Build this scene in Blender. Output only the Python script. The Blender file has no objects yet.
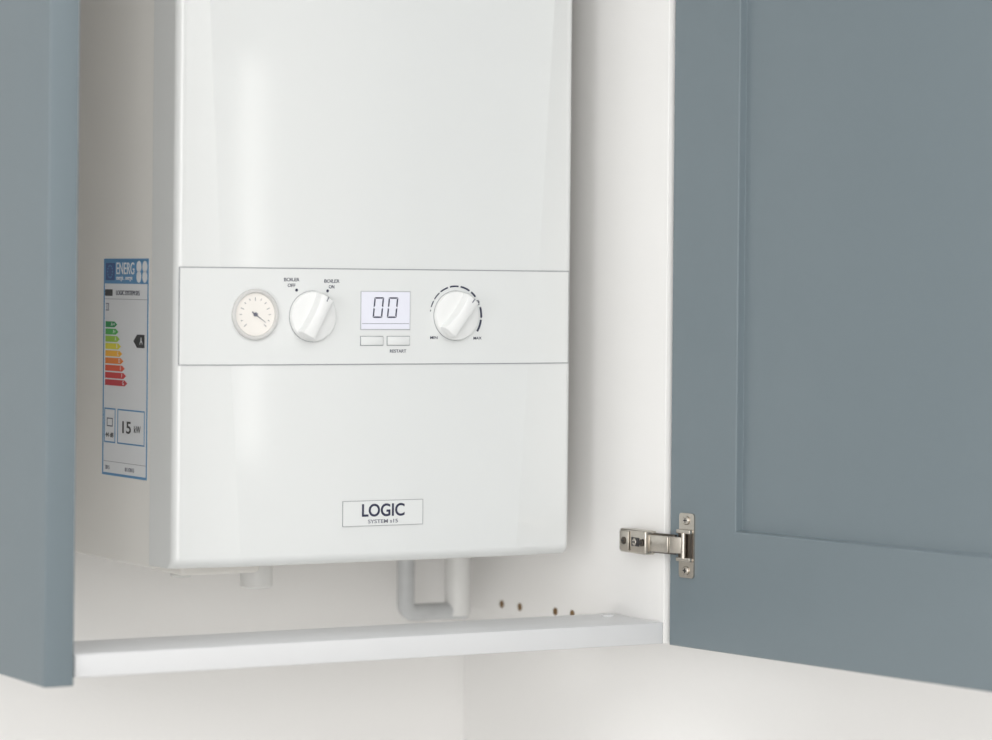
import bpy, bmesh, math
from mathutils import Vector, Matrix
scene = bpy.context.scene
try:
    scene.view_settings.view_transform = 'Standard'
except Exception: pass

# ---------------------------------------------------------------- materials
def lin(c):
    c = c/255.0
    return c/12.92 if c <= .04045 else ((c+.055)/1.055)**2.4
def mat(name, rgb, rough=.5, metal=0, noise=0.0, nscale=8, bump=0.0, bscale=200, emit=0, coat=0, raw=False):
    m = bpy.data.materials.new(name); m.use_nodes = True
    nt = m.node_tree; b = nt.nodes['Principled BSDF']
    col = tuple(rgb) if raw else tuple(lin(v) for v in rgb)
    b.inputs['Base Color'].default_value = (*col, 1)
    b.inputs['Roughness'].default_value = rough
    b.inputs['Metallic'].default_value = metal
    b.inputs['Coat Weight'].default_value = coat
    b.inputs['Coat Roughness'].default_value = .06
    tc = nt.nodes.new('ShaderNodeTexCoord')
    if noise > 0:
        n = nt.nodes.new('ShaderNodeTexNoise'); n.inputs['Scale'].default_value = nscale
        n.inputs['Detail'].default_value = 4
        r = nt.nodes.new('ShaderNodeValToRGB')
        r.color_ramp.elements[0].position = .3; r.color_ramp.elements[1].position = .7
        r.color_ramp.elements[0].color = (*[c*(1-noise) for c in col], 1)
        r.color_ramp.elements[1].color = (*[min(1, c*(1+noise)) for c in col], 1)
        nt.links.new(tc.outputs['Object'], n.inputs['Vector'])
        nt.links.new(n.outputs['Fac'], r.inputs['Fac'])
        nt.links.new(r.outputs['Color'], b.inputs['Base Color'])
    if bump > 0:
        n2 = nt.nodes.new('ShaderNodeTexNoise'); n2.inputs['Scale'].default_value = bscale
        bp = nt.nodes.new('ShaderNodeBump'); bp.inputs['Strength'].default_value = bump
        bp.inputs['Distance'].default_value = .001
        nt.links.new(tc.outputs['Object'], n2.inputs['Vector'])
        nt.links.new(n2.outputs['Fac'], bp.inputs['Height'])
        nt.links.new(bp.outputs['Normal'], b.inputs['Normal'])
    if emit > 0:
        b.inputs['Emission Color'].default_value = (*col, 1)
        b.inputs['Emission Strength'].default_value = emit
    return m
M_wall  = mat('wall_paint', (241,240,238), .8, noise=.012, nscale=3, bump=.15)
M_ceil  = mat('ceiling_paint', (240,240,240), .85, noise=.01)
M_floor = mat('floor_tile', (200,199,197), .5, noise=.06, nscale=5)
M_cab   = mat('white_melamine', (241,240,238), .45, noise=.01, nscale=4)
M_rail  = mat('rail_white', (215,216,217), .4, noise=.01, nscale=4)
M_blue  = mat('blue_grey_paint', (113,125,131), .36, noise=.015, nscale=2, bump=.05, bscale=350)
M_body  = mat('white_enamel', (225,227,226), .30, noise=.004, coat=.6)
M_side  = mat('white_enamel_case', (229,227,222), .35, noise=.01, nscale=3)
M_fas   = mat('fascia_white', (226,228,227), .35, noise=.004, coat=.2)
M_knob  = mat('knob_white', (236,237,236), .3, noise=.004)
M_line  = mat('seam_grey', (150,152,156), .6, noise=.01)
M_ink   = mat('print_navy', (45,48,72), .5, noise=.01)
M_inkl  = mat('print_grey', (110,112,125), .5, noise=.01)
M_lcd   = mat('lcd_backlit', (222,223,233), .3, emit=.12, noise=.004)
M_lcdb  = mat('lcd_bezel', (186,188,192), .3, noise=.01)
M_dial  = mat('dial_white_glow', (236,232,226), .35, emit=.05, noise=.01, nscale=40)  # dial face lifted by a slight added glow, not a lit gauge
M_bez   = mat('bezel_grey', (208,207,205), .25, noise=.01)
M_metal = mat('nickel', (190,184,175), .25, metal=1, noise=.05, nscale=60)
M_metd  = mat('nickel_dark', (90,84,78), .35, metal=1, noise=.05, nscale=60)
M_hole  = mat('drill_hole', (120,92,55), .7, noise=.1, nscale=300)
M_pipe  = mat('pipe_white', (226,226,224), .4, noise=.02)
M_pipeg = mat('pipe_grey', (208,208,205), .4, noise=.02)
M_drain = mat('pipe_drain', (196,198,199), .25, noise=.06, nscale=50)
M_lab   = mat('label_white', (226,228,230), .4, noise=.004)
M_labb  = mat('label_blue', (80,140,185), .4, noise=.01)
M_labd  = mat('label_darkblue', (40,75,130), .4, noise=.01)
M_blk   = mat('label_black', (35,35,38), .4, noise=.01)

# ---------------------------------------------------------------- helpers
def empty(name, loc):
    e = bpy.data.objects.new(name, None); e.location = loc; e.empty_display_size = .05
    scene.collection.objects.link(e); return e
def link(name, me, m, parent=None, smooth=False, sharp=None, mw=None):
    if m is not None: me.materials.append(m)
    if smooth:
        for p in me.polygons: p.use_smooth = True
        if sharp: me.set_sharp_from_angle(angle=math.radians(sharp))
    o = bpy.data.objects.new(name, me); scene.collection.objects.link(o)
    if mw is not None: o.matrix_world = mw
    if parent is not None:
        o.parent = parent
        o.matrix_parent_inverse = (Matrix.Translation(parent.location) @ parent.rotation_euler.to_matrix().to_4x4()).inverted()
    return o
def box(name, lo, hi, m, parent=None, bevel=0, seg=3, mw=None):
    bm = bmesh.new(); bmesh.ops.create_cube(bm, size=1)
    for v in bm.verts:
        v.co = Vector(((lo[i]+hi[i])/2 + v.co[i]*(hi[i]-lo[i]) for i in range(3)))
    if bevel: bmesh.ops.bevel(bm, geom=bm.edges[:], offset=bevel, segments=seg, profile=.5, affect='EDGES')
    me = bpy.data.meshes.new(name); bm.to_mesh(me); bm.free()
    return link(name, me, m, parent, smooth=bool(bevel), sharp=40, mw=mw)
def frame(normal_to, loc):
    if normal_to == 'front': R = Matrix(((1,0,0),(0,0,-1),(0,1,0)))
    elif normal_to == 'left': R = Matrix(((0,0,-1),(-1,0,0),(0,1,0)))
    else: R = Matrix.Identity(3)
    return Matrix.Translation(loc) @ R.to_4x4()
def lathe(name, prof, m, parent, mw, n=64, sharp=35):
    verts=[]; faces=[]
    for (r,z) in prof:
        for i in range(n):
            a = 2*math.pi*i/n; verts.append((r*math.cos(a), r*math.sin(a), z))
    for k in range(len(prof)-1):
        for i in range(n):
            j=(i+1)%n
            faces.append((k*n+i, k*n+j, (k+1)*n+j, (k+1)*n+i))
    faces.append(tuple(range((len(prof)-1)*n, len(prof)*n)))
    faces.append(tuple(reversed(range(n))))
    me = bpy.data.meshes.new(name); me.from_pydata(verts,[],faces)
    return link(name, me, m, parent, True, sharp, mw)
def poly(name, pts, m, parent, mw, th=.0003):
    n=len(pts)
    a = sum(pts[i][0]*pts[(i+1)%n][1]-pts[(i+1)%n][0]*pts[i][1] for i in range(n))
    if a<0: pts=list(reversed(pts))
    v=[(x,y,0) for x,y in pts]+[(x,y,th) for x,y in pts]
    f=[tuple(range(n,2*n)), tuple(reversed(range(n)))]+[(i,(i+1)%n,n+(i+1)%n,n+i) for i in range(n)]
    me=bpy.data.meshes.new(name); me.from_pydata(v,[],f)
    return link(name, me, m, parent, mw=mw)
def rect(name,x0,y0,x1,y1,m,parent,mw,th=.0003):
    return poly(name,[(x0,y0),(x1,y0),(x1,y1),(x0,y1)],m,parent,mw,th)
def outline(name,x0,y0,x1,y1,w,m,parent,mw,th=.0003):
    rs=[(x0,y0,x1,y0+w),(x0,y1-w,x1,y1),(x0,y0+w,x0+w,y1-w),(x1-w,y0+w,x1,y1-w)]
    v=[];f=[]
    for (a,b,c,d) in rs:
        k=len(v)
        v+=[(a,b,0),(c,b,0),(c,d,0),(a,d,0),(a,b,th),(c,b,th),(c,d,th),(a,d,th)]
        f+=[(k+4,k+5,k+6,k+7),(k,k+1,k+5,k+4),(k+1,k+2,k+6,k+5),(k+2,k+3,k+7,k+6),(k+3,k,k+4,k+7)]
    me=bpy.data.meshes.new(name); me.from_pydata(v,[],f)
    return link(name, me, m, parent, mw=mw)
def text(name, s, size, m, parent, mw, width=None, off=0.0):
    cu=bpy.data.curves.new(name+'_c','FONT'); cu.body=s; cu.size=size
    cu.align_x='CENTER'; cu.align_y='CENTER'; cu.extrude=.0001; cu.offset=off
    o=bpy.data.objects.new(name+'_t',cu); scene.collection.objects.link(o)
    bpy.context.view_layer.update()
    dg=bpy.context.evaluated_depsgraph_get()
    me=bpy.data.meshes.new_from_object(o.evaluated_get(dg)); me.name=name
    bpy.data.objects.remove(o)
    if width and len(me.vertices):
        xs=[v.co.x for v in me.vertices]; w=max(xs)-min(xs)
        for v in me.vertices: v.co.x*=width/w
    me.materials.clear()
    return link(name, me, m, parent, mw=mw)
def tube(name, pts, r, m, parent, res=16):
    cu=bpy.data.curves.new(name,'CURVE'); cu.dimensions='3D'; cu.bevel_depth=r; cu.bevel_resolution=6; cu.use_fill_caps=True
    sp=cu.splines.new('POLY'); sp.points.add(len(pts)-1)
    for p,q in zip(sp.points,pts): p.co=(*q,1)
    o=bpy.data.objects.new(name+'_t',cu); scene.collection.objects.link(o)
    bpy.context.view_layer.update()
    me=bpy.data.meshes.new_from_object(o.evaluated_get(bpy.context.evaluated_depsgraph_get()))
    bpy.data.objects.remove(o); me.materials.clear(); me.name=name
    return link(name, me, m, parent, True, 40)
def elbow(a,b,c,r,n=8):
    a,b,c=map(Vector,(a,b,c)); d1=(a-b).normalized()*r; d2=(c-b).normalized()*r
    out=[]
    for i in range(n+1):
        t=i/n; p=(b+d1)*(1-t)**2+b*2*t*(1-t)+(b+d2)*t*t; out.append(tuple(p))
    return out

# ---------------------------------------------------------------- room
XL,XR,YF=-2.7,2.2,-4.3
XW=.4565
box('wall_back',(XL,0,0),(XW,.1,2.45),M_wall)
rb=.20; yb=-.372
pts=[(XW,.1),(XR,.1),(XR,yb)]
for i in range(0,25):
    a=math.radians(-90-90*i/24)
    pts.append((XW+rb+rb*math.cos(a), yb+rb+rb*math.sin(a)))
n=len(pts)
area2=sum(pts[i][0]*pts[(i+1)%n][1]-pts[(i+1)%n][0]*pts[i][1] for i in range(n))
if area2<0: pts=list(reversed(pts))
me=bpy.data.meshes.new('wall_alcove')
me.from_pydata([(x,y,0) for x,y in pts]+[(x,y,2.45) for x,y in pts],[],
   [tuple(range(n,2*n)),tuple(reversed(range(n)))]+[(i,(i+1)%n,n+(i+1)%n,n+i) for i in range(n)])
link('wall_alcove',me,M_wall,None,True,30)
box('wall_left',(XL-.1,YF,0),(XL,.1,2.45),M_wall)
box('wall_right',(XR,YF,0),(XR+.1,.1,2.45),M_wall)
box('wall_front',(XL-.1,YF-.1,0),(XR+.1,YF,2.45),M_wall)
box('floor',(XL-.1,YF-.1,-.1),(XR+.1,.1,0),M_floor)
box('ceiling',(XL-.1,YF-.1,2.45),(XR+.1,.1,2.55),M_ceil)

# ---------------------------------------------------------------- cabinet
CF=-.397; ZT=2.09; XI=.4385
cab=empty('wall_cabinet',(.15,-.2,1.173))
box('end_panel',(-.1605,-.402,1.167),(-.1345,-.001,ZT),M_blue,cab,.0015)
box('inner_liner',(-.1344,-.395,1.192),(-.132,-.001,ZT-.018),M_cab,cab)
box('side_panel',(XI,CF,1.173),(XW-.0005,-.001,ZT),M_cab,cab,.0006)
box('bottom_rail',(-.1319,CF,1.173),(XI-.0002,CF+.09,1.192),M_rail,cab,.0008)
box('top_panel',(-.1319,CF,ZT-.018),(XI-.0002,-.001,ZT),M_cab,cab)
for i,(y,z) in enumerate([(-.10,1.1815),(-.135,1.182),(-.202,1.184),(-.233,1.1845)]):
    lathe('dowel_hole_%d'%(i+1),[(.0038,0),(.0038,.0004),(.003,.0005)],M_hole,cab,frame('left',(XI,y-.006,z)),24)
lathe('rail_cap',[(.006,0),(.006,.0012),(.004,.0016)],M_rail,cab,frame('up',(.421,-.33,1.192)),24)

# ---------------------------------------------------------------- door
DW,DH,DT=.597,ZT-1.172,.020
ang=math.atan2(-.9906,.137)
door=empty('cabinet_door',(.4420,-.4005,1.172)); door.rotation_euler=(0,0,ang)
DM=Matrix.Translation(door.location)@Matrix.Rotation(ang,4,'Z')
def shaker():
    bm=bmesh.new()
    def ring(x0,x1,z0,z1,y): return [bm.verts.new(p) for p in ((x0,y,z0),(x1,y,z0),(x1,y,z1),(x0,y,z1))]
    def side(y0,s):
        L=[(0,0,.0012),(.0012,.0012,0)]
        rings=[ring(a,DW-a,b,DH-b,y0+s*d) for a,b,d in L]
        sx,sz=.087,.107
        for e,d in ((0,0),(.0012,.0006),(.0022,.0065),(.0030,.0068)):
            rings.append(ring(sx+e,DW-sx-e,sz+e,DH-sz-e,y0+s*d))
        for a,b in zip(rings,rings[1:]):
            for i in range(4):
                bm.faces.new((a[i],a[(i+1)%4],b[(i+1)%4],b[i]))
        bm.faces.new(rings[-1]); return rings[0]
    A=side(0,1); B=side(DT,-1)
    for i in range(4): bm.faces.new((A[i],B[i],B[(i+1)%4],A[(i+1)%4]))
    bmesh.ops.recalc_face_normals(bm,faces=bm.faces)
    me=bpy.data.meshes.new('shaker_leaf'); bm.to_mesh(me); bm.free(); return me
link('shaker_leaf',shaker(),M_blue,door,mw=DM)

# ---------------------------------------------------------------- hinges
def hinge(zc):
    h=empty('cabinet_hinge',(.43,-.37,zc))
    hw=Matrix.Translation((XI-.442,0,zc))
    box('mount_plate',(.4385,-.384,-.0100),(.4418,-.350,.0100),M_metal,h,.0008,mw=hw)
    box('arm',(.427,-.388,-.0108),(.4383,-.345,.0108),M_metal,h,.0018,mw=hw)
    box('arm_cover',(.4256,-.362,-.0088),(.4268,-.347,.0088),M_metal,h,.0005,mw=hw)
    box('slot',(.4262,-.378,-.0040),(.4269,-.366,.0040),M_blk,h,.0003,mw=hw)
    for i,y in enumerate((-.372,-.3835,-.3545)):
        lathe('screw',[(.0034,0),(.0034,.0006),(.0026,.0012)],M_metd if i else M_metal,h,hw@frame('left',(.4262 if i!=2 else .4254,y,0)),20)
        box('screw_cross',(.4238,y-.0020,-.0005),(.4250,y+.0020,.0005),M_blk,h,mw=hw)
    def bar(name,p,q,w,t,m):
        p=Vector(p);q=Vector(q);d=q-p;L=d.length;a=math.atan2(d.y,d.x)
        box(name,(0,-t/2,-w/2),(L,t/2,w/2),m,h,.0008,mw=hw@Matrix.Translation(p)@Matrix.Rotation(a,4,'Z'))
    bar('link_outer',(.4315,-.383,0),(.4375,-.412,0),.0150,.004,M_metal)
    bar('link_inner',(.4370,-.386,0),(.4435,-.414,0),.0180,.003,M_metd)
    bar('link_end',(.4352,-.4045,0),(.4445,-.4225,0),.0150,.003,M_metal)
    FM=Matrix.Translation((door.location.x,door.location.y,zc))@Matrix.Rotation(ang,4,'Z')@Matrix(((1,0,0,0),(0,0,-1,0),(0,1,0,0),(0,0,0,1)))
    def rr(x0,y0,x1,y1,r,n=6):
        out=[]
        for cx,cy,a0 in ((x1-r,y0+r,-90),(x1-r,y1-r,0),(x0+r,y1-r,90),(x0+r,y0+r,180)):
            for i in range(n+1):
                a=math.radians(a0+90*i/n); out.append((cx+r*math.cos(a),cy+r*math.sin(a)))
        return out
    poly('cup_flange',rr(.0145,-.029,.0345,.029,.003),M_metal,h,FM,.0016)
    rect('cup_recess',.0145,-.0115,.0335,.0115,M_metd,h,FM@Matrix.Translation((0,0,.0016)),.0008)
    for s in (-1,1):
        box('cup_bridge',(.0150,s*.0125-.0018,.001),(.0335,s*.0125+.0018,.0058),M_metal,h,.0006,mw=FM)
        lathe('cup_screw',[(.004,0),(.004,.0012),(.003,.002)],M_metal,h,FM@Matrix.Translation((.0245,s*.0225,.0014)),20)
        rect('cup_screw_slot',.0222,s*.0225-.0005,.0268,s*.0225+.0005,M_blk,h,FM@Matrix.Translation((0,0,.0034)),.0002)
        rect('cup_screw_slot',.0240,s*.0225-.0022,.0250,s*.0225+.0022,M_blk,h,FM@Matrix.Translation((0,0,.0034)),.0002)
    lathe('pivot',[(.0024,-.0115),(.0024,.0115)],M_metal,h,FM@Matrix.Translation((.024,0,.0045))@Matrix.Rotation(math.pi/2,4,'X'),16)
hinge(1.2635); hinge(1.998)

# ---------------------------------------------------------------- boiler
W=.4005; ZB,ZTP=1.2475,1.948; YC=-.245
boil=empty('wall_mounted_boiler',(W/2,-.15,1.6))
box('rear_case',(.0012,YC-.001,1.2445),(W-.0012,-.012,ZTP),M_side,boil,.002)
box('wall_bracket',(.05,-.012,1.80),(W-.05,-.001,1.90),M_metd,boil)
def facet(z):
    P=[(1.247,.062),(1.424,.050),(1.508,.040),(1.757,.026),(1.95,.018)]
    if z<=P[0][0]: return P[0][1]
    for (a,b),(c,d) in zip(P,P[1:]):
        if z<=c: return b+(d-b)*(z-a)/(c-a)
    return P[-1][1]
YE,YM=-.2962,-.3027; R=.008; NA=24
def row(z,ins):
    pts=[(0,YC),(0,YE+R)]
    for i in range(1,NA+1):
        a=math.pi/2*i/NA
        pts.append((R-R*math.cos(a),YE+R-R*math.sin(a)))
    f=max(facet(z),R+.003)
    pts.append(((R+f)/2,(YE+YM)/2))
    pts.append((f,YM))
    half=pts
    mid=[(f+(W-2*f)*k/8,YM) for k in range(1,8)]
    full=half+mid+[(W-x,y) for x,y in reversed(half)]
    return [Vector((x,min(y+ins,YC) ,z)) for x,y in full]
def loft(name,rows,m,sharp):
    bm=bmesh.new(); VV=[[bm.verts.new(p) for p in r] for r in rows]
    for a,b in zip(VV,VV[1:]):
        for i in range(len(a)-1): bm.faces.new((a[i],a[i+1],b[i+1],b[i]))
    bm.faces.new(VV[0]); bm.faces.new(VV[-1])
    bmesh.ops.recalc_face_normals(bm,faces=bm.faces)
    me=bpy.data.meshes.new(name); bm.to_mesh(me); bm.free()
    return link(name,me,m,boil,True,sharp)
rows=[]; rl=.010; N=26
for i in range(0,N+1):
    a=math.pi/2*i/N
    rows.append(row(ZB+rl*(1-math.cos(a)),rl*(1-math.sin(a))))
for z in [1.30,1.36,1.424,1.508,1.6,1.7,1.757,1.85]: rows.append(row(z,0))
for i in range(0,N+1):
    a=math.pi/2*(N-i)/N
    rows.append(row(ZTP-rl*(1-math.cos(a)),rl*(1-math.sin(a))))
loft('front_cover',rows,M_body,4.8)
box('case_seam',(.0006,YC-.0006,ZB+.001),(W-.0006,YC+.0012,ZTP-.002),M_line,boil)
# fascia: follows the faceted front, almost flush with it
FY=-.3032
def band(name,z0,z1,out,x0,x1,m):
    def yat(x,z):
        f=facet(z); x=min(x,W-x)
        if x>=f: return YM
        if x>=R: return YE+(YM-YE)*(x-R)/(f-R)
        return YE+R-math.sqrt(max(R*R-(R-x)**2,0))
    def prof(z):
        f=facet(z); xs=[x0]+[x for x in (.0042,.0052,R,(R+f)/2,f,.1,.2,.3,W-f,W-(R+f)/2,W-R,W-.0052,W-.0042) if x0<x<x1]+[x1]
        return xs
    zs=[z0+(z1-z0)*k/6 for k in range(7)]
    bm=bmesh.new(); F=[];B=[]
    for z in zs:
        xs=prof(z)
        F.append([bm.verts.new((x,yat(x,z)-out,z)) for x in xs])
        B.append([bm.verts.new((x,yat(x,z)+.002,z)) for x in xs])
    nx=len(F[0]); nz=len(zs)
    for k in range(nz-1):
        for i in range(nx-1):
            bm.faces.new((F[k][i],F[k][i+1],F[k+1][i+1],F[k+1][i]))
            bm.faces.new((B[k][i],B[k+1][i],B[k+1][i+1],B[k][i+1]))
        bm.faces.new((F[k][0],F[k+1][0],B[k+1][0],B[k][0]))
        bm.faces.new((F[k][-1],B[k][-1],B[k+1][-1],F[k+1][-1]))
    for i in range(nx-1):
        bm.faces.new((F[0][i],B[0][i],B[0][i+1],F[0][i+1]))
        bm.faces.new((F[-1][i],F[-1][i+1],B[-1][i+1],B[-1][i]))
    bmesh.ops.recalc_face_normals(bm,faces=bm.faces)
    me=bpy.data.meshes.new(name); bm.to_mesh(me); bm.free()
    return link(name,me,m,boil,True,30)
band('fascia',1.4242,1.5083,.0005,.0036,W-.0036,M_fas)
for z in (1.4236,1.5081): band('fascia_gap',z,z+.0009,.0006,.0035,W-.0035,M_line)
for a,b in ((.0034,.0042),(W-.0042,W-.0034)): band('fascia_gap',1.4242,1.5083,.00055,a,b,M_line)
fm=lambda x,z,y=FY: frame('front',(x,y,z))
# gauge
G=fm(.0722,1.468)
lathe('gauge_bezel',[(.0222,0),(.0222,.0025),(.0212,.0034),(.0196,.0034),(.0186,.0012),(.0186,.0006)],M_bez,boil,G)
lathe('gauge_dial',[(.0186,0),(.0186,.0009)],M_dial,boil,G)
for i in range(13):
    a=math.radians(225-270*i/12)
    T=G@Matrix.Translation((0,0,.0010))@Matrix.Rotation(a,4,'Z')
    rect('gauge_tick',.0130 if i%3 else .0118,-.00025,.0150,.00025,M_inkl,boil,T,.0001)
poly('gauge_needle',[(-.004,-.0006),(.0125,-.0001),(.0125,.0001),(-.004,.0006)],M_inkl,boil,G@Matrix.Translation((0,0,.0014))@Matrix.Rotation(math.radians(325),4,'Z'),.0002)
lathe('gauge_hub',[(.0018,0),(.0018,.0012)],M_inkl,boil,G@Matrix.Translation((0,0,.0011)),20)
# knobs
def knob(name,x,z,tilt):
    K=fm(x,z)
    lathe(name+'_base',[(.0222,0),(.0222,.0030),(.0214,.0042),(.0190,.0048),(.0150,.0050)],M_knob,boil,K)
    lathe(name+'_shadow_gap',[(.0226,0),(.0226,.0004)],M_line,boil,K)
    n=25; bmk=bmesh.new(); secs=[]
    for k in range(n):
        s=-1+2*k/(n-1); y=s*.0208
        w=.0062+.0022*s*s
        w=min(w,math.sqrt(max(.0212**2-y*y,1e-8))+.0006)
        hgt=.0125-.003*s*s
        if abs(s)>.93: hgt-=.003*(abs(s)-.93)/.07
        pr=[(-w,0),(-w*.92,hgt*.7),(-w*.78,hgt*.92),(-w*.45,hgt),(w*.45,hgt),(w*.78,hgt*.92),(w*.92,hgt*.7),(w,0)]
        secs.append([bmk.verts.new((a,y,.0035+b)) for a,b in pr])
    for a,b in zip(secs,secs[1:]):
        for i in range(7): bmk.faces.new((a[i],a[i+1],b[i+1],b[i]))
    bmk.faces.new(secs[0]); bmk.faces.new(secs[-1])
    bmesh.ops.recalc_face_normals(bmk,faces=bmk.faces)
    m=bpy.data.meshes.new(name+'_grip'); bmk.to_mesh(m); bmk.free()
    KT=K@Matrix.Rotation(math.radians(-tilt),4,'Z')
    link(name+'_grip',m,M_knob,boil,True,40,KT)
    rect(name+'_mark',-.0004,.0150,.0004,.0195,M_inkl,boil,KT@Matrix.Translation((0,0,.0143)),.0003)
knob('mode_knob',.1280,1.4665,28)
knob('temperature_knob',.2726,1.4675,38)
FT=FY-.0001
def ftext(n,s,size,x,z,m=M_ink,width=None,off=0): text(n,s,size,m,boil,frame('front',(x-.001,FT,z)),width,off)
ftext('print_boiler','BOILER',.0042,.1085,1.4985,M_ink,.0150,.00004); ftext('print_off','OFF',.0042,.1085,1.4935,M_ink,.0075,.00004)
ftext('print_boiler','BOILER',.0042,.1480,1.4975,M_ink,.0150,.00004); ftext('print_on','ON',.0042,.1480,1.4925,M_ink,.0055,.00004)
for x,z in ((.1125,1.4895),(.1430,1.4890)):
    lathe('print_dot',[(.0013,0),(.0013,.0003)],M_ink,boil,fm(x,z),20)
ftext('print_min','MIN',.0036,.2515,1.4475,M_ink,.0075,.00004); ftext('print_max','MAX',.0036,.2965,1.4470,M_ink,.0085,.00004)
C=fm(.2726,1.4675)
segs=[(172,168.5,.1),(163,150,.3),(146,130,.4),(126,108,.6),(103,84,.7),(79,58,.8),(53,40,.9),(17,-4,1.0),(-8,-32,1.0)]
for a0,a1,wd in segs:
    NN=8; r0=.0258; r1=r0+.0013*(.4+wd)
    aa=[math.radians(a0+(a1-a0)*i/NN) for i in range(NN+1)]
    poly('print_arc',[(r0*math.cos(a),r0*math.sin(a)) for a in aa]+[(r1*math.cos(a),r1*math.sin(a)) for a in reversed(aa)],M_ink,boil,C)
ftext('print_eco','e',.0085,.2965,1.4800,M_ink,None,.0001)
# LCD
box('lcd_bezel',(.1757,FY-.0006,1.4545),(.2260,FY+.002,1.4893),M_lcdb,boil,.0003,2)
box('lcd_screen',(.1765,FY-.0009,1.4554),(.2252,FY+.002,1.4884),M_lcd,boil)
L=frame('front',(.2005,FY-.0009,1.4745))
def digit(cx):
    w,h,t,sl=.0048,.0092,.0013,.10
    def S(pts): poly('lcd_segment',[(cx+x+sl*y,y) for x,y in pts],M_ink,boil,L,.0002)
    g=.0004
    S([(-w+g,h),(w-g,h),(w-g-t,h-t),(-w+g+t,h-t)])
    S([(-w+g,-h),(w-g,-h),(w-g-t,-h+t),(-w+g+t,-h+t)])
    for s in (-1,1):
        S([(s*w,h-g),(s*w,g),(s*(w-t),g+t*.6),(s*(w-t),h-g-t)])
        S([(s*w,-h+g),(s*w,-g),(s*(w-t),-g-t*.6),(s*(w-t),-h+g+t)])
digit(-.0072); digit(.0072)
rect('lcd_rule',-.0230,-.0145,.0240,-.0141,M_inkl,boil,L,.0001)
for i,(a,b) in enumerate(((.1758,.1990),(.2025,.2258))):
    box('button_frame',(a,FY-.0005,1.4405),(b,FY+.002,1.4492),M_line,boil,.0002,2)
    box('push_button',(a+.0006,FY-.0013,1.4411),(b-.0006,FY+.002,1.4486),M_fas,boil,.0004,2)
ftext('print_restart','RESTART',.0040,.2150,1.4355,M_ink,.0165,.00004)
# logo plate
BY=YM-.0002
outline('badge_edge',-.0405,-.0113,.0405,.0113,.0004,M_line,boil,frame('front',(.2005,BY+.0001,1.2915)),.0006)
box('badge_plate',(.1603,BY-.0004,1.2805),(.2407,BY+.002,1.3025),M_fas,boil)
text('badge_text','LOGIC',.0155,M_ink,boil,frame('front',(.2005,BY-.0005,1.2935)),.043,.0003)
text('badge_subtext','SYSTEM s15',.0046,M_inkl,boil,frame('front',(.2005,BY-.0005,1.2840)),.030,.00005)
# energy label
LW,LH=.100,.195
LX=.0011
LMat=frame('left',(LX,-.1365,1.516))
def LR(n,a0,b0,a1,b1,m,k=1): rect('label_'+n,a0*LW,-b1*LH,a1*LW,-b0*LH,m,boil,LMat@Matrix.Translation((0,0,.0002*k)),.0002)
LR('sheet',0,0,1,1,M_lab,0)
outline('label_border',0,-LH,LW,0,.0022,M_labb,boil,LMat@Matrix.Translation((0,0,.0002)),.0002)
LR('header',.02,.008,.98,.115,M_labb,1)
LR('flag',.05,.02,.25,.10,M_labd,2)
for i in range(12):
    a=2*math.pi*i/12
    lathe('label_flag_star',[(.0008,0),(.0008,.0002)],M_labb,boil,LMat@Matrix.Translation((.15*LW+.0055*math.cos(a),-.06*LH+.0055*math.sin(a),.0006)),8)
def LT(n,s,size,a,b,m,width,k=2,off=0): text('label_'+n,s,size,m,boil,LMat@Matrix.Translation((a*LW,-b*LH,.0002*k+.0002)),width,off)
LT('energ','ENERG',.015,.49,.048,M_lab,.040,2,.0001)
LT('energ_sub','energia . energie',.006,.47,.088,M_lab,.036)
for i in range(4):
    lathe('label_roundel',[(.0052,0),(.0052,.0002)],M_lab,boil,LMat@Matrix.Translation(((.79+.13*(i%2))*LW,-(.037+.046*(i//2))*LH,.0004)),20)
LR('maker',.03,.142,.20,.172,M_blk,1)
LT('model','LOGIC SYSTEM S15',.006,.55,.158,M_ink,.052)
LR('tap_icon',.05,.205,.12,.24,M_inkl,1)
for i in range(3): LR('tap_fin',.055+.022*i,.209,.065+.022*i,.236,M_lab,2)
LR('rule',.02,.185,.98,.187,M_line,1)
cols=[(0,140,70),(60,170,70),(150,195,50),(225,215,40),(245,180,30),(235,130,35),(225,80,35),(205,40,40),(190,30,45)]
grd=['A++','A+','A','B','C','D','E','F','G']
for i,c in enumerate(cols):
    b0=.290+.0335*i; wid=.20+.030*i; h=.027; m=mat('label_band_%d'%i,c,.4,noise=.01)
    x0=.05*LW; x1=(.05+wid)*LW
    poly('label_band',[(x0,-b0*LH),(x1,-b0*LH),(x1+.006,-(b0+h/2)*LH),(x1,-(b0+h)*LH),(x0,-(b0+h)*LH)],m,boil,LMat@Matrix.Translation((0,0,.0002)),.0002)
    LT('grade',grd[i],.005,.05+wid-.03,b0+h/2,M_lab,None,1)
poly('label_rating',[(.68*LW,-.375*LH),(.76*LW,-.345*LH),(.92*LW,-.345*LH),(.92*LW,-.405*LH),(.76*LW,-.405*LH)],M_blk,boil,LMat@Matrix.Translation((0,0,.0002)),.0002)
LT('rating_grade','A',.009,.85,.375,M_lab,None,1)
outline('label_box',.04*LW,-.85*LH,.29*LW,-.69*LH,.0012,M_labb,boil,LMat@Matrix.Translation((0,0,.0002)),.0002)
outline('label_box',.34*LW,-.85*LH,.94*LW,-.69*LH,.0012,M_labb,boil,LMat@Matrix.Translation((0,0,.0002)),.0002)
outline('label_house',.10*LW,-.775*LH,.23*LW,-.735*LH,.0010,M_inkl,boil,LMat@Matrix.Translation((0,0,.0002)),.0002)
LT('db','44 dB',.006,.165,.815,M_blk,.018)
LT('power','15',.015,.53,.775,M_blk,.019,1,.0002)
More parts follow.
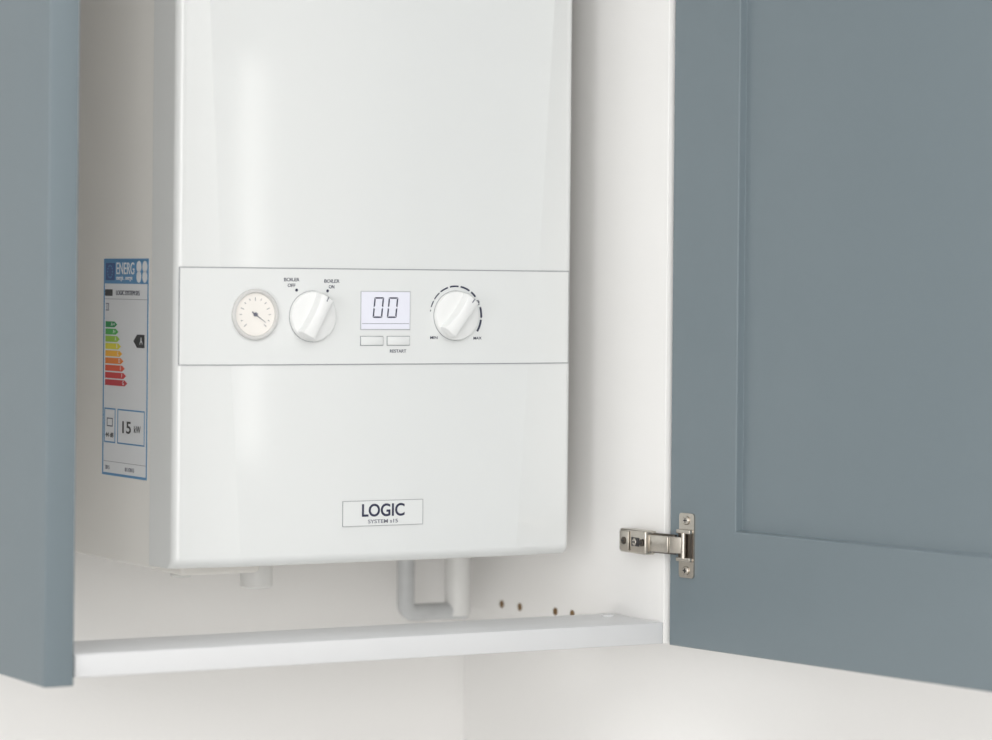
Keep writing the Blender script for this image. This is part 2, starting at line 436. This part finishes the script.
LT('unit','kW',.009,.78,.778,M_blk,.014,1)
LR('foot_rule',.03,.935,.97,.937,M_line,1)
LT('year','2015',.005,.12,.965,M_inkl,.010,1)
LT('reg','811/2013',.005,.62,.965,M_inkl,.02,1)

# fittings under the boiler
fit=[(.065,-.17,.010,1.228,M_pipeg),(.105,-.17,.016,1.232,M_metal),(.150,-.15,.015,1.213,M_pipe),(.21,-.12,.009,1.232,M_pipeg)]
for i,(x,y,r,z,m) in enumerate(fit):
    lathe('connection_%d'%(i+1),[(r*.8,0),(r,.002),(r,1.2445-z-.006),(r*.9,1.2445-z)],m,boil,Matrix.Translation((x,y,z)),32)
box('flow_manifold',(.05,-.20,1.232),(.13,-.13,1.2445),M_side,boil,.004)

# ---------------------------------------------------------------- pipes under the boiler (drain loop with trap leg)
p=empty('condensate_pipe',(.370,-.08,1.21))
A=(.345,-.08,1.2443); B=(.345,-.08,1.1745); Cc=(.412,-.08,1.1745)
tube('drain_run',[A]+elbow(A,B,Cc,.011)+[Cc],.0085,M_drain,p)
lathe('drain_socket',[(.0103,0),(.0103,.009)],M_drain,p,Matrix.Translation((.345,-.08,1.235)),32)
tube('trap_leg',[(.403,-.08,1.2443),(.403,-.08,1.170)],.0125,M_pipe,p)

# ---------------------------------------------------------------- lights
def area(name,loc,target,sx,sy,power,col=(1,1,1)):
    l=bpy.data.lights.new(name,'AREA'); l.shape='RECTANGLE'; l.size=sx; l.size_y=sy; l.energy=power; l.color=col
    o=bpy.data.objects.new(name,l); scene.collection.objects.link(o); o.location=loc
    d=Vector(target)-Vector(loc); o.rotation_euler=d.to_track_quat('-Z','Y').to_euler(); return o
area('window_daylight',(-1.9,-4.1,1.40),(0,-.4,1.25),1.6,1.7,46,(1,.99,.985))
area('side_fill_light',(-2.6,-1.7,1.5),(0,-.4,1.4),1.0,1.3,18,(.965,.985,1))  # lamp added to brighten the boiler's left side, not a modelled window
area('ceiling_fill_light',(-.1,-2.2,2.42),(-.1,-2.2,0),2.4,2.0,33,(1,.995,.99))  # soft fill lamp added under the ceiling, no fitting behind it
area('narrow_window_light',(1.935,-4.2,1.54),(.08,-.3,1.5),.03,.9,.9,(1,.985,.96))
w=bpy.data.worlds.new('room_world'); scene.world=w; w.use_nodes=True
w.node_tree.nodes['Background'].inputs[0].default_value=(.9,.95,1,1); w.node_tree.nodes['Background'].inputs[1].default_value=.5

# ---------------------------------------------------------------- camera
cam=bpy.data.cameras.new('camera'); co=bpy.data.objects.new('camera',cam); scene.collection.objects.link(co)
cam.sensor_width=36; cam.lens=3170/992*36; cam.shift_y=-(370-280)/992
fwd=Vector((.5,.8660254,0)); right=Vector((.8660254,-.5,0)); up=Vector((0,0,1))
x2=right*math.cos(.0094)+up*math.sin(.0094); y2=-right*math.sin(.0094)+up*math.cos(.0094)
Rm=Matrix((x2,y2,-fwd)).transposed()
co.matrix_world=Matrix.Translation((-1.127,-2.8,1.5))@Rm.to_4x4()
cam.dof.use_dof=True; cam.dof.focus_distance=2.84; cam.dof.aperture_fstop=3.2
cam.clip_start=.05
scene.camera=co
